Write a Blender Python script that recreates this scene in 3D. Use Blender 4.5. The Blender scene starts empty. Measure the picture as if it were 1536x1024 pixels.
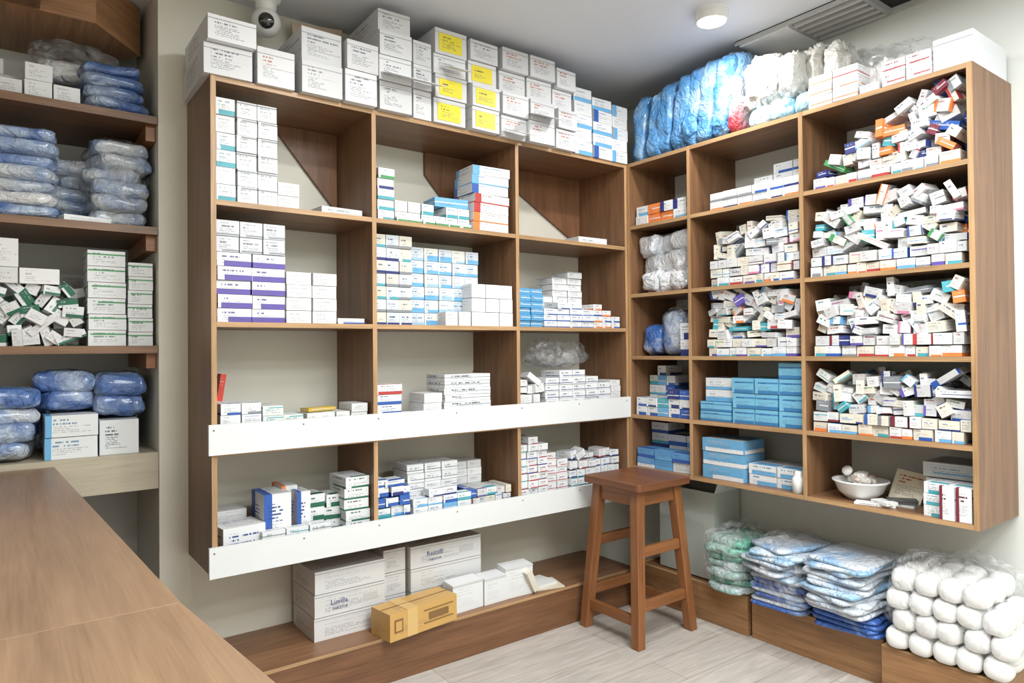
import bpy, math, random
import numpy as np
from mathutils import Vector, Matrix, noise

def lin(r,g,b):
    f=lambda c:(c/255/12.92) if c/255<=0.04045 else ((c/255+0.055)/1.055)**2.4
    return (f(r),f(g),f(b))
T=Matrix.Translation
def RZ(a): return Matrix.Rotation(a,4,'Z')
def RX(a): return Matrix.Rotation(a,4,'X')
def RY(a): return Matrix.Rotation(a,4,'Y')
rnd=random.Random(7)
U=rnd.uniform

# ------------------------------------------------------------ materials
MATS={}
def newmat(name):
    m=bpy.data.materials.new(name); m.use_nodes=True
    nt=m.node_tree; nt.nodes.clear()
    MATS[name]=m
    return m,nt
class N:
    def __init__(s,nt): s.nt=nt
    def n(s,t,**k):
        x=s.nt.nodes.new(t)
        for a,b in k.items(): setattr(x,a,b)
        return x
    def l(s,a,b): s.nt.links.new(a,b)
    def set(s,sock,v):
        if hasattr(v,'links'): s.l(v,sock)
        else: sock.default_value=v
    def math(s,op,a,b=0.0,c=0.0,clamp=False):
        x=s.n('ShaderNodeMath',operation=op); x.use_clamp=clamp
        s.set(x.inputs[0],a); s.set(x.inputs[1],b)
        if op in('MULTIPLY_ADD','WRAP'): s.set(x.inputs[2],c)
        return x.outputs[0]
    def mix(s,f,a,b,bt='MIX'):
        x=s.n('ShaderNodeMix',data_type='RGBA',blend_type=bt)
        s.set(x.inputs[0],f); s.set(x.inputs[6],a); s.set(x.inputs[7],b)
        return x.outputs[2]
    def attr(s,name): return s.n('ShaderNodeAttribute',attribute_name=name)
    def sep(s,v):
        x=s.n('ShaderNodeSeparateXYZ'); s.l(v,x.inputs[0]); return x.outputs
    def comb(s,a,b,c):
        x=s.n('ShaderNodeCombineXYZ'); s.set(x.inputs[0],a); s.set(x.inputs[1],b); s.set(x.inputs[2],c); return x.outputs[0]
    def noise(s,v,scale,detail=2,dist=0.0):
        x=s.n('ShaderNodeTexNoise'); s.l(v,x.inputs['Vector']); x.inputs['Scale'].default_value=scale
        x.inputs['Detail'].default_value=detail; x.inputs['Distortion'].default_value=dist
        return x.outputs[0]
    def bump(s,h,st,d=0.01):
        x=s.n('ShaderNodeBump'); s.l(h,x.inputs['Height']); x.inputs['Strength'].default_value=st; x.inputs['Distance'].default_value=d
        return x.outputs[0]
    def out(s,sh):
        o=s.n('ShaderNodeOutputMaterial'); s.l(sh,o.inputs[0])
    def pbsdf(s,col,rough=.5,normal=None,coat=0,coatr=.1,spec=.5,metal=0):
        x=s.n('ShaderNodeBsdfPrincipled'); s.set(x.inputs['Base Color'],col if hasattr(col,'links') else (*col,1))
        x.inputs['Roughness'].default_value=rough; x.inputs['Coat Weight'].default_value=coat; x.inputs['Coat Roughness'].default_value=coatr
        x.inputs['Specular IOR Level'].default_value=spec; x.inputs['Metallic'].default_value=metal
        if normal is not None: s.l(normal,x.inputs['Normal'])
        return x
def mat_carton():
    m,nt=newmat('carton'); g=N(nt)
    b=g.attr('base').outputs[0]; a=g.attr('accent').outputs[0]
    st=g.sep(g.attr('sty').outputs[1]); s2=g.sep(g.attr('sty2').outputs[1])
    uv=g.n('ShaderNodeUVMap',uv_map='UVMap').outputs[0]; um=g.n('ShaderNodeUVMap',uv_map='UVm').outputs[0]
    u,v,_=g.sep(uv); x,y,_=g.sep(um)
    band=g.math('LESS_THAN',v,st[0]); blk=g.math('LESS_THAN',u,st[1])
    strp=g.math('LESS_THAN',g.math('ABSOLUTE',g.math('SUBTRACT',v,st[2])),0.05)
    strp=g.math('MULTIPLY',strp,g.math('GREATER_THAN',st[2],0.02))
    mask=g.math('MAXIMUM',g.math('MAXIMUM',band,blk),strp)
    part=g.math('GREATER_THAN',g.math('ADD',u,g.math('MULTIPLY',s2[0],.45)),.32)
    mask=g.math('MULTIPLY',mask,g.math('MAXIMUM',part,blk))
    col=g.mix(mask,b,a)
    def text(rowh,chs,thr,v0,v1,umax):
        ry=g.math('DIVIDE',y,rowh); row=g.math('FLOOR',ry); fr=g.math('FRACT',ry)
        gate=g.math('MULTIPLY',g.math('GREATER_THAN',fr,.32),g.math('LESS_THAN',fr,.78))
        nz=g.noise(g.comb(g.math('MULTIPLY',x,chs),g.math('MULTIPLY',row,7.31),g.math('MULTIPLY',s2[0],91.0)),1.0,1)
        ch=g.math('GREATER_THAN',nz,thr)
        ln=g.noise(g.comb(g.math('MULTIPLY',row,3.7),g.math('MULTIPLY',s2[0],37.0),0.0),1.0,0)
        reg=g.math('LESS_THAN',u,g.math('MULTIPLY',ln,umax*2))
        reg=g.math('MULTIPLY',reg,g.math('GREATER_THAN',u,.14))
        reg=g.math('MULTIPLY',reg,g.math('MULTIPLY',g.math('GREATER_THAN',v,v0),g.math('LESS_THAN',v,v1)))
        return g.math('MULTIPLY',g.math('MULTIPLY',gate,ch),reg)
    t1=text(.0065,340,.46,.18,.52,.62)
    t2=text(.013,190,.45,.55,.84,.58)
    col=g.mix(g.math('MULTIPLY',t1,g.math('MULTIPLY',s2[1],.9)),col,(*lin(80,85,100),1))
    tc=g.mix(.5,a,(*lin(40,45,70),1))
    col=g.mix(g.math('MULTIPLY',t2,s2[2]),col,tc)
    nb=g.noise(um,14,2)
    g.out(g.pbsdf(col,.42,g.bump(nb,.12,.004),spec=.4).outputs[0])
def mat_wood():
    m,nt=newmat('wood'); g=N(nt)
    b=g.attr('base').outputs[0]; s2=g.sep(g.attr('sty2').outputs[1])
    um=g.n('ShaderNodeUVMap',uv_map='UVm').outputs[0]; x,y,_=g.sep(um)
    sd=g.math('MULTIPLY',s2[0],50.0)
    n1=g.noise(g.comb(g.math('MULTIPLY_ADD',x,1.1,sd),g.math('MULTIPLY',y,15.0),sd),1.6,6,.9)
    n2=g.noise(g.comb(g.math('MULTIPLY_ADD',x,5.0,sd),g.math('MULTIPLY',y,140.0),sd),1.5,3,.2)
    f=g.math('ADD',g.math('MULTIPLY',n1,.6),g.math('MULTIPLY',n2,.4))
    cr=g.n('ShaderNodeValToRGB'); g.l(f,cr.inputs[0])
    e=cr.color_ramp.elements; e[0].position=.33; e[0].color=(.6,.58,.56,1); e[1].position=.67; e[1].color=(1.22,1.22,1.22,1)
    rr=g.mix(s2[1],cr.outputs[0],(1,1,1,1))
    col=g.mix(1.0,b,rr,'MULTIPLY')
    g.out(g.pbsdf(col,.4,g.bump(n2,.12,.002),spec=.45).outputs[0])
def mat_pack():
    m,nt=newmat('plastic_pack'); g=N(nt)
    b=g.attr('base').outputs[0]; a=g.attr('accent').outputs[0]; s2=g.sep(g.attr('sty2').outputs[1])
    tc=g.n('ShaderNodeTexCoord').outputs['Object']
    n0=g.noise(tc,7,2,.6)
    f=g.math('SUBTRACT',n0,.5); f=g.math('MULTIPLY_ADD',f,4.0,s2[1],clamp=True)
    col=g.mix(f,b,a)
    n1=g.noise(tc,22,5,2.2)
    v=g.n('ShaderNodeTexVoronoi',feature='DISTANCE_TO_EDGE'); g.l(tc,v.inputs['Vector']); v.inputs['Scale'].default_value=19
    h=g.math('ADD',n1,g.math('MULTIPLY',v.outputs[0],.6))
    g.out(g.pbsdf(col,.36,g.bump(h,.75,.025),coat=.8,coatr=.12).outputs[0])
def mat_film():
    m,nt=newmat('clear_film'); g=N(nt)
    tc=g.n('ShaderNodeTexCoord').outputs['Object']
    n1=g.noise(tc,15,4,2.0); bp=g.bump(n1,1.0,.06)
    p=g.pbsdf((.85,.88,.9),.12,bp,coat=1,coatr=.06)
    t=g.n('ShaderNodeBsdfTransparent')
    n2=g.noise(tc,14,4,1.8)
    f=g.math('MULTIPLY_ADD',g.math('SUBTRACT',n2,.5),1.1,.15,clamp=True)
    mx=g.n('ShaderNodeMixShader'); g.l(f,mx.inputs[0]); g.l(t.outputs[0],mx.inputs[1]); g.l(p.outputs[0],mx.inputs[2])
    g.out(mx.outputs[0])
def mat_plain():
    m,nt=newmat('painted'); g=N(nt)
    b=g.attr('base').outputs[0]
    tc=g.n('ShaderNodeTexCoord').outputs['Object']
    n=g.noise(tc,3,4)
    cr=g.math('MULTIPLY_ADD',n,.08,.96)
    col=g.mix(1.0,b,g.comb(cr,cr,cr),'MULTIPLY')
    g.out(g.pbsdf(col,.5,g.bump(g.noise(tc,90,3),.08,.003)).outputs[0])
def mat_emit(name,col,st):
    m,nt=newmat(name); g=N(nt); e=g.n('ShaderNodeEmission'); e.inputs[0].default_value=(*col,1); e.inputs[1].default_value=st; g.out(e.outputs[0])
def mat_simple(name,col,rough,metal=0,coat=0):
    m,nt=newmat(name); g=N(nt)
    tc=g.n('ShaderNodeTexCoord').outputs['Object']; n=g.noise(tc,20,2)
    cr=g.math('MULTIPLY_ADD',n,.1,.95)
    c=g.mix(1.0,(*col,1),g.comb(cr,cr,cr),'MULTIPLY')
    g.out(g.pbsdf(c,rough,metal=metal,coat=coat).outputs[0])
def mat_floor():
    m,nt=newmat('laminate_floor'); g=N(nt)
    tc=g.n('ShaderNodeTexCoord').outputs['Object']; x,y,z=g.sep(tc)
    vec=g.comb(x,y,0.0)
    br=g.n('ShaderNodeTexBrick'); g.l(vec,br.inputs['Vector']); br.offset=.37
    br.inputs['Color1'].default_value=(*lin(190,184,177),1); br.inputs['Color2'].default_value=(*lin(174,167,159),1)
    br.inputs['Mortar'].default_value=(*lin(130,123,115),1)
    br.inputs['Scale'].default_value=1; br.inputs['Mortar Size'].default_value=.0014; br.inputs['Brick Width'].default_value=1.2; br.inputs['Row Height'].default_value=.18
    n1=g.noise(g.comb(g.math('MULTIPLY',x,2.2),g.math('MULTIPLY',y,22.0),0.0),1.8,6,1.4)
    cr=g.math('MULTIPLY_ADD',n1,.8,.6)
    col=g.mix(1.0,br.outputs[0],g.comb(cr,cr,cr),'MULTIPLY')
    g.out(g.pbsdf(col,.38).outputs[0])
mat_carton(); mat_wood(); mat_pack(); mat_film(); mat_plain(); mat_floor()
mat_emit('lamp_glow',(1,.96,.9),14)
mat_simple('dark_glass',lin(12,12,15),.08,coat=1)
mat_simple('painted_void_shade',lin(30,30,31),.8)
mat_simple('white_plastic',lin(228,228,226),.25,coat=.3)

WHITE=lin(218,220,221)
def S(base=WHITE,acc=lin(120,125,135),band=0,blk=0,strp=0,t1=.6,t2=.6):
    return (base,acc,(band,blk,strp),(rnd.random(),t1,t2))
C=dict(blue=lin(48,90,168),lblue=lin(105,168,212),navy=lin(45,55,115),red=lin(180,62,60),green=lin(70,145,90),orange=lin(228,128,66),
 teal=lin(75,160,172),purple=lin(96,80,160),maroon=lin(120,45,60),yellow=lin(235,215,60),grey=lin(130,135,140),cream=lin(214,208,194),
 dgreen=lin(35,100,75),pink=lin(205,125,155))
# ------------------------------------------------------------ mesh builder
class MB:
    def __init__(s):
        s.V=[];s.F=[];s.uv=[];s.um=[];s.st=[];s.mt=[];s.sm=[]
    def face(s,idx,uv,um,st,mt,sm=False):
        s.F.append(idx); s.uv.append(uv); s.um.append(um); s.st.append(st); s.mt.append(mt); s.sm.append(sm)
    def box(s,M,size,st,mt='carton',taper=1.0,fcol=None,wood=None):
        """origin at the bottom centre of the box"""
        w,d,h=size; o=len(s.V)
        for k in range(8):
            sx=-.5 if not k&1 else .5; sy=-.5 if not k&2 else .5; sz=0 if not k&4 else 1
            tp=taper if sz else 1
            s.V.append(M@Vector((sx*w*tp,sy*d*tp,sz*h)))
        if wood is None: wood=(mt=='wood')
        L=max(range(3),key=lambda i:size[i])
        q=[('f',(0,1,5,4),(0,2)),('b',(3,2,6,7),(0,2)),('r',(1,3,7,5),(1,2)),('l',(2,0,4,6),(1,2)),('t',(4,5,7,6),(0,1)),('u',(2,3,1,0),(0,1))]
        for nm,idx,(a,b) in q:
            A,B=size[a],size[b]
            uv=[(0,0),(1,0),(1,1),(0,1)]
            if wood and b==L: um=[(0,0),(0,A),(B,A),(B,0)]
            else: um=[(0,0),(A,0),(A,B),(0,B)]
            st2=st
            if fcol and nm in fcol: st2=(fcol[nm],)+st[1:]
            s.face([o+i for i in idx],uv,um,st2,mt)
    def prism(s,M,poly,h,st,mt,sm=False):
        o=len(s.V);n=len(poly)
        for z in(0,h):
            for p in poly: s.V.append(M@Vector((p[0],p[1],z)))
        s.face([o+n+i for i in range(n)],[(p[0],p[1]) for p in poly],[(p[1],p[0]) for p in poly],st,mt)
        s.face([o+n-1-i for i in range(n)],[(0,0)]*n,[(p[1],p[0]) for p in poly[::-1]],st,mt)
        for i in range(n):
            j=(i+1)%n; l=math.dist(poly[i],poly[j])
            s.face([o+i,o+j,o+n+j,o+n+i],[(0,0),(1,0),(1,1),(0,1)],[(0,0),(l,0),(l,h),(0,h)],st,mt,sm)
    def lathe(s,M,prof,seg,st,mt):
        o=len(s.V);n=len(prof)
        for (r,z) in prof:
            for i in range(seg):
                a=2*math.pi*i/seg; s.V.append(M@Vector((r*math.cos(a),r*math.sin(a),z)))
        for j in range(n-1):
            for i in range(seg):
                k=(i+1)%seg
                s.face([o+j*seg+i,o+j*seg+k,o+(j+1)*seg+k,o+(j+1)*seg+i],[(0,0)]*4,[(i/seg,j/n)]*4,st,mt,True)
    def beam(s,p0,p1,a0,b0,a1,b1,st,mt='wood'):
        o=len(s.V)
        for (p,a,b) in((p0,a0,b0),(p1,a1,b1)):
            for sx,sy in((-1,-1),(1,-1),(1,1),(-1,1)): s.V.append(Vector(p)+Vector((sx*a/2,sy*b/2,0)))
        l=(Vector(p1)-Vector(p0)).length
        for i in range(4):
            j=(i+1)%4; w=a0
            s.face([o+i,o+j,o+4+j,o+4+i],[(0,0),(1,0),(1,1),(0,1)],[(0,i*.1),(0,i*.1+w),(l,i*.1+w),(l,i*.1)],st,mt)
        s.face([o+3,o+2,o+1,o],[(0,0)]*4,[(0,0),(.04,0),(.04,.04),(0,.04)],st,mt)
        s.face([o+4,o+5,o+6,o+7],[(0,0)]*4,[(0,0),(.04,0),(.04,.04),(0,.04)],st,mt)
    def soft(s,M,size,st,mt='plastic_pack',nu=30,nv=14,e1=.5,e2=.55,wr=.012,fq=14,clampz=True):
        o=len(s.V); sx,sy,sz=size; sd=Vector((U(0,90),U(0,90),U(0,90)))
        f=lambda c,e:math.copysign(abs(c)**e,c)
        for j in range(nv+1):
            ph=-math.pi/2+math.pi*j/nv
            for i in range(nu):
                th=2*math.pi*i/nu; cp=f(math.cos(ph),e2) if 0<j<nv else 0.0
                p=Vector((cp*f(math.cos(th),e1)*sx/2,cp*f(math.sin(th),e1)*sy/2,f(math.sin(ph),e2*1.1)*sz/2))
                d=p.normalized() if p.length>1e-6 else Vector((0,0,1))
                q=p*fq+sd
                k=noise.noise(q)*1.0+(1-abs(noise.noise(q*2.1))*2)*.6-.5
                if j in(0,nv): k*=.3
                p=p+d*(wr*k)
                if clampz: p.z=max(p.z,-sz/2)
                p.z+=sz/2
                s.V.append(M@p)
        for j in range(nv):
            for i in range(nu):
                k=(i+1)%nu
                s.face([o+j*nu+i,o+j*nu+k,o+(j+1)*nu+k,o+(j+1)*nu+i],[(0,0)]*4,[(i/nu,j/nv)]*4,st,mt,True)
    def text(s,M,body,size,st,mt='painted'):
        cu=bpy.data.curves.new('t','FONT'); cu.body=body; cu.size=size; cu.resolution_u=2
        ob=bpy.data.objects.new('t',cu); bpy.context.scene.collection.objects.link(ob)
        bpy.context.view_layer.update()
        me=ob.evaluated_get(bpy.context.evaluated_depsgraph_get()).to_mesh()
        o=len(s.V)
        for v in me.vertices: s.V.append(M@v.co)
        for p in me.polygons:
            n=len(p.vertices); s.face([o+i for i in p.vertices],[(0,0)]*n,[(0,0)]*n,st,mt)
        bpy.data.objects.remove(ob); bpy.data.curves.remove(cu)
    def build(s,name,bevel=0):
        me=bpy.data.meshes.new(name); me.from_pydata([tuple(v) for v in s.V],[],s.F)
        names=[]
        for m in s.mt:
            if m not in names: names.append(m)
        for n in names: me.materials.append(MATS[n])
        me.polygons.foreach_set('material_index',[names.index(m) for m in s.mt])
        me.polygons.foreach_set('use_smooth',s.sm)
        for nm,src in(('UVMap',s.uv),('UVm',s.um)):
            l=me.uv_layers.new(name=nm); l.data.foreach_set('uv',[c for f in src for p in f for c in p])
        for k,nm in enumerate(('base','accent','sty','sty2')):
            a=me.color_attributes.new(nm,'FLOAT_COLOR','CORNER')
            a.data.foreach_set('color',[c for f,st in zip(s.F,s.st) for _ in f for c in (*st[k],1.0)])
        me.update()
        ob=bpy.data.objects.new(name,me); bpy.context.scene.collection.objects.link(ob)
        if bevel:
            b=ob.modifiers.new('bevel','BEVEL'); b.width=bevel; b.segments=2; b.limit_method='ANGLE'
        return ob
def bx(mb,x0,x1,y0,y1,z0,z1,st,mt='painted',**k):
    mb.box(T(((x0+x1)/2,(y0+y1)/2,z0)),(x1-x0,y1-y0,z1-z0),st,mt,**k)
P=lambda col:(col,col,(0,0,0),(rnd.random(),0,0))
FB=Matrix.Identity(4); FR=RZ(-math.pi/2)

# ------------------------------------------------------------ room
WALLC=lin(214,211,198); H=2.70
def one(name,*a,**k):
    mb=MB(); bx(mb,*a,**k); return mb.build(name)
one('floor',-3.6,.5,-4.4,1.0,-.06,0,P(WHITE),mt='laminate_floor')
one('ceiling',-3.6,.5,-4.4,1.0,H,H+.08,P(lin(216,219,224)))
one('wall_back',-2.134,.48,.36,.98,0,H,P(WALLC))
one('wall_alcove',-3.6,-2.134,.86,.98,0,H,P(lin(206,207,203)))
one('wall_right',.36,.48,-4.3,.36,0,H,P(lin(212,214,209)))
one('wall_left',-3.6,-3.5,-4.3,.86,0,H,P(WALLC))
one('wall_front',-3.6,.48,-4.4,-4.3,0,H,P(WALLC))
# ------------------------------------------------------------ shelving units
WD=lin(126,92,65); WL=lin(176,141,102)
def wst(c=WD,k=0): return (c,c,(0,0,0),(rnd.random(),k,0))
mb=MB(); t=.018; E={'f':WL}
for x in(-2.034,-1.435,-.725,-.018):
    bx(mb,x,x+t,0,.358,.533,2.254,wst(),'wood',fcol=E)
for z in(2.236,1.808,1.387,.942,.533):
    xs=[(-2.016,-1.435),(-1.417,-.725),(-.707,-.018)]
    for a,b in xs: bx(mb,a,b,.001,.358,z,z+t,wst(),'wood',fcol=E)
MY=Matrix(((1,0,0,0),(0,0,-1,.357),(0,1,0,0),(0,0,0,1)))
for poly in([(-1.72,2.235),(-1.437,1.90),(-1.437,2.235)],[(-1.0,2.235),(-1.0,2.13),(-.727,1.827),(-.727,2.235)],
            [(-.66,2.235),(-.437,2.11),(-.10,1.915),(-.02,1.85),(-.02,2.235)],
            [(-2.015,1.13),(-1.99,1.13),(-1.85,.96),(-2.015,.96)],[(-.80,.962),(-.727,.962),(-.727,1.2)],[(-.70,1.37),(-.62,1.37),(-.70,1.33)][::-1]):
    a=sum(poly[i][0]*poly[(i+1)%len(poly)][1]-poly[(i+1)%len(poly)][0]*poly[i][1] for i in range(len(poly)))
    if a<0: poly=poly[::-1]
    mb.prism(MY,poly,.014,wst(lin(122,86,60)),'wood')
for z in(.949,.532):
    bx(mb,-2.046,-.002,-.014,-.0005,z,z+.104,P(lin(214,216,216)),'painted')
    for x in(-2.03,-1.72,-1.42,-1.06,-.71,-.36,-.03):
        mb.lathe(T((x,-.0135,z+.085))@RX(math.pi/2),[(0,.002),(.003,.0015),(.004,0)],8,P(lin(120,115,105)),'painted')
mb.build('wooden_shelving_unit')
mb=MB()
def sx(a,b,d0,d1,z0,z1,st,mt='wood',**k):
    mb.box(FR@T(((a+b)/2,(d0+d1)/2,z0)),(b-a,d1-d0,z1-z0),st,mt,**k)
for s in(.001,.387,.956,1.566):
    sx(s,s+t,0.001,.358,.68,2.256,wst(),fcol=E)
for z in(2.238,1.912,1.562,1.244,.944,.68):
    for a,b in((.019,.387),(.405,.956),(.974,1.566)): sx(a,b,.002,.358,z,z+t,wst(),fcol=E)
mb.build('wooden_shelving_unit')
mb=MB()
for z in(2.186,1.77,1.327):
    bx(mb,-3.499,-2.136,.362,.858,z-.028,z,wst(lin(116,82,56)),'wood',fcol={'f':lin(132,100,74)})
    bx(mb,-2.17,-2.136,.40,.84,z-.085,z-.0285,wst(lin(146,98,62)),'wood')
bx(mb,-3.499,-2.136,.362,.858,.795,.93,wst(lin(178,168,148),.6),'wood',fcol={'f':lin(180,170,150)})
mb.build('alcove_shelves')
mb=MB()
mb.prism(T((0,0,2.50)),[(-3.49,.40),(-2.33,.40),(-2.155,.62),(-2.30,.857),(-3.49,.857)],.19,wst(lin(164,122,86)),'wood')
bx(mb,-2.80,-2.50,-.9,.39,2.50,2.698,wst(lin(128,90,62)),'wood')
mb.build('trim_wood_soffit')
# ------------------------------------------------------------ plinths
mb=MB()
bx(mb,-2.44,-.002,-.03,.358,.0,.168,wst(lin(120,84,58)),'wood')
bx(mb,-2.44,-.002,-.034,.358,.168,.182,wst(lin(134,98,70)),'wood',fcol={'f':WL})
mb.build('wooden_plinth',.002)
mb=MB()
for a,b,d in((-.03,.63,.085),(.645,1.22,.095),(1.235,1.60,.045)):
    c=lin(158,118,80)
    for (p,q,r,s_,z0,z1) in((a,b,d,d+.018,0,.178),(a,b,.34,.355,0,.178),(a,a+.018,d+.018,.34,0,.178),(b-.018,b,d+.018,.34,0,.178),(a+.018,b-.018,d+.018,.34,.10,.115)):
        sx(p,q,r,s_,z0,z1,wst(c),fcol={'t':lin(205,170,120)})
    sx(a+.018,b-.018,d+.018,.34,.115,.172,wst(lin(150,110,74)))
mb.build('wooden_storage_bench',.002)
# ------------------------------------------------------------ counter
mb=MB()
cx,cy=-2.626,-2.535
edge=[(cx+.165,.355),(cx+.235,cy+1.21),(cx+.27,cy+.83),(cx+.33,cy-.2),(cx+.38,-3.6)]
def cnt(z0,h,inset,st,y0=None,y1=None):
    def ex(y):
        for (a,b),(c,d) in zip(edge,edge[1:]):
            if b>=y>=d: return a+(c-a)*(b-y)/(b-d)
        return edge[-1][0]
    ys=[y0]+[e[1] for e in edge if y1<e[1]<y0]+[y1]
    poly=[(-3.49,y0),(-3.49,y1)]+[(ex(y)-inset,y) for y in reversed(ys)]
    mb.prism(T((0,0,z0)),poly,h,st,'wood')
cw=lin(140,112,86)
cnt(0,.875,.03,wst(lin(115,84,60)),.355,-3.6)
cnt(.876,.034,0,wst(cw,.4),.355,-1.3215); cnt(.876,.034,0,wst(cw,.4),-1.3235,-3.6)
mb.build('wooden_counter',.0015)

# ------------------------------------------------------------ stool
mb=MB(); sc=Vector((-.222,-.252,0)); SW=lin(138,90,54)
fx,fy=.175,.165; gx,gy=.122,.118
def rsq(h,r,n=5):
    o=[]
    for cxx,cyy,a0 in((h-r,h-r,0),(-h+r,h-r,90),(-h+r,-h+r,180),(h-r,-h+r,270)):
        for i in range(n+1):
            a=math.radians(a0+90*i/n); o.append((cxx+r*math.cos(a),cyy+r*math.sin(a)))
    return o
mb.prism(T(sc+Vector((0,0,.674))),rsq(.178,.02),.032,wst(lin(112,70,44)),'wood')
for sx_,sy_ in((-1,-1),(1,-1),(1,1),(-1,1)):
    mb.beam(sc+Vector((sx_*fx,sy_*fy,0)),sc+Vector((sx_*gx,sy_*gy,.673)),.044,.044,.048,.048,wst(SW))
def leg(sx_,sy_,z):
    f=z/.673; return sc+Vector((sx_*(fx-(fx-gx)*f),sy_*(fy-(fy-gy)*f),z))
def rail(a,b,z,hh,w=.024,c=SW):
    p=leg(*a,z);q=leg(*b,z); d=q-p; L=d.length-.03; m=(p+q)/2; ang=math.atan2(d.y,d.x)
    mb.box(T(m-Vector((0,0,hh/2)))@RZ(ang),(L,w,hh),wst(c),'wood')
cr=[(-1,-1),(1,-1),(1,1),(-1,1)]
for i in range(4): rail(cr[i],cr[(i+1)%4],.635,.07)
rail(cr[0],cr[1],.17,.045); rail(cr[0],cr[1],.40,.045); rail(cr[2],cr[3],.17,.045); rail(cr[2],cr[3],.40,.045)
rail(cr[3],cr[0],.11,.045); rail(cr[1],cr[2],.11,.045)
mb.build('wooden_stool',.003)

# ------------------------------------------------------------ ceiling fixtures
def downlight(x,y,w=9):
    mb=MB()
    mb.lathe(T((x,y,H-.045)),[(.056,.006),(.062,0),(.066,.004),(.068,.0449)],40,P(WHITE),'white_plastic')
    mb.lathe(T((x,y,H-.0435)),[(.001,0),(.0565,0)],40,P(WHITE),'lamp_glow')
    mb.build('ceiling_downlight')
    ld=bpy.data.lights.new('downlight_bulb','AREA'); ld.shape='DISK'; ld.size=.11; ld.energy=w; ld.color=(1,.98,.95)
    lo=bpy.data.objects.new('downlight_bulb',ld); lo.location=(x,y,H-.05); bpy.context.scene.collection.objects.link(lo)
for x,y in((-.233,-.715),(-1.45,-.95),(-.5,-2.4),(-2.2,-2.9)): downlight(x,y,12)  # first one is the visible fitting; the others are unseen, added for light
def fill_panel(x,y,w,sx_=1.2,sy_=.6):
    mb=MB()
    for a in(-1,1):
        bx(mb,x-sx_/2-.024,x+sx_/2+.024,y+a*(sy_/2+.012)-.012,y+a*(sy_/2+.012)+.012,H-.02,H-.0005,P(WHITE),'white_plastic')
        bx(mb,x+a*(sx_/2+.012)-.012,x+a*(sx_/2+.012)+.012,y-sy_/2,y+sy_/2,H-.02,H-.0005,P(WHITE),'white_plastic')
    bx(mb,x-sx_/2,x+sx_/2,y-sy_/2,y+sy_/2,H-.012,H-.0005,P(WHITE),'white_plastic')
    mb.build('added_fill_panel')
    ld=bpy.data.lights.new('added_fill_light','AREA'); ld.shape='RECTANGLE'; ld.size=sx_; ld.size_y=sy_; ld.energy=w; ld.color=(.93,.975,1)
    lo=bpy.data.objects.new('added_fill_light',ld); lo.location=(x,y,H-.021); bpy.context.scene.collection.objects.link(lo)
fill_panel(-1.3,-1.9,42); fill_panel(-1.3,-2.8,47); fill_panel(-1.3,-3.7,50)  # unseen overhead panels, added as soft fill to brighten the room
mb=MB()
bx(mb,.09,.355,-1.95,-.60,H-.005,H-.0005,P(lin(60,60,60)),'painted_void_shade')  # flat plate; the darkness of the vent opening is painted into its colour
bx(mb,.10,.35,-.86,-.62,H-.030,H-.022,P(WHITE),'white_plastic')
for i in range(5): bx(mb,.115+i*.05,.135+i*.05,-1.16,-.875,H-.030,H-.016,P(lin(190,190,188)),'painted')
for x in(.095,.345): bx(mb,x-.006,x+.006,-1.95,-.60,H-.022,H-.005,P(lin(185,186,186)),'painted')
for y in(-.868,-1.17,-1.5): bx(mb,.10,.34,y-.008,y+.008,H-.03,H-.005,P(lin(160,160,160)),'painted')
mb.build('ceiling_vent')
mb=MB(); M0=T((-1.775,.22,H-.0005))@RX(math.pi)
mb.lathe(M0,[(.001,0),(.058,0),(.06,.012),(.05,.03),(.04,.036),(.038,.08)],36,P(WHITE),'white_plastic')
Ms=T((-1.775,.22,H-.112))
mb.lathe(Ms,[(.056*math.sin(a),-.056*math.cos(a)) for a in [i*math.pi/20 for i in range(21)]],36,P(WHITE),'white_plastic')
Ml=Ms@RZ(math.radians(-17))@RX(math.radians(105))
mb.lathe(Ml,[(.001,.062),(.022,.061),(.028,.055),(.030,.046)],28,P(WHITE),'dark_glass')
mb.build('security_camera')

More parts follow.
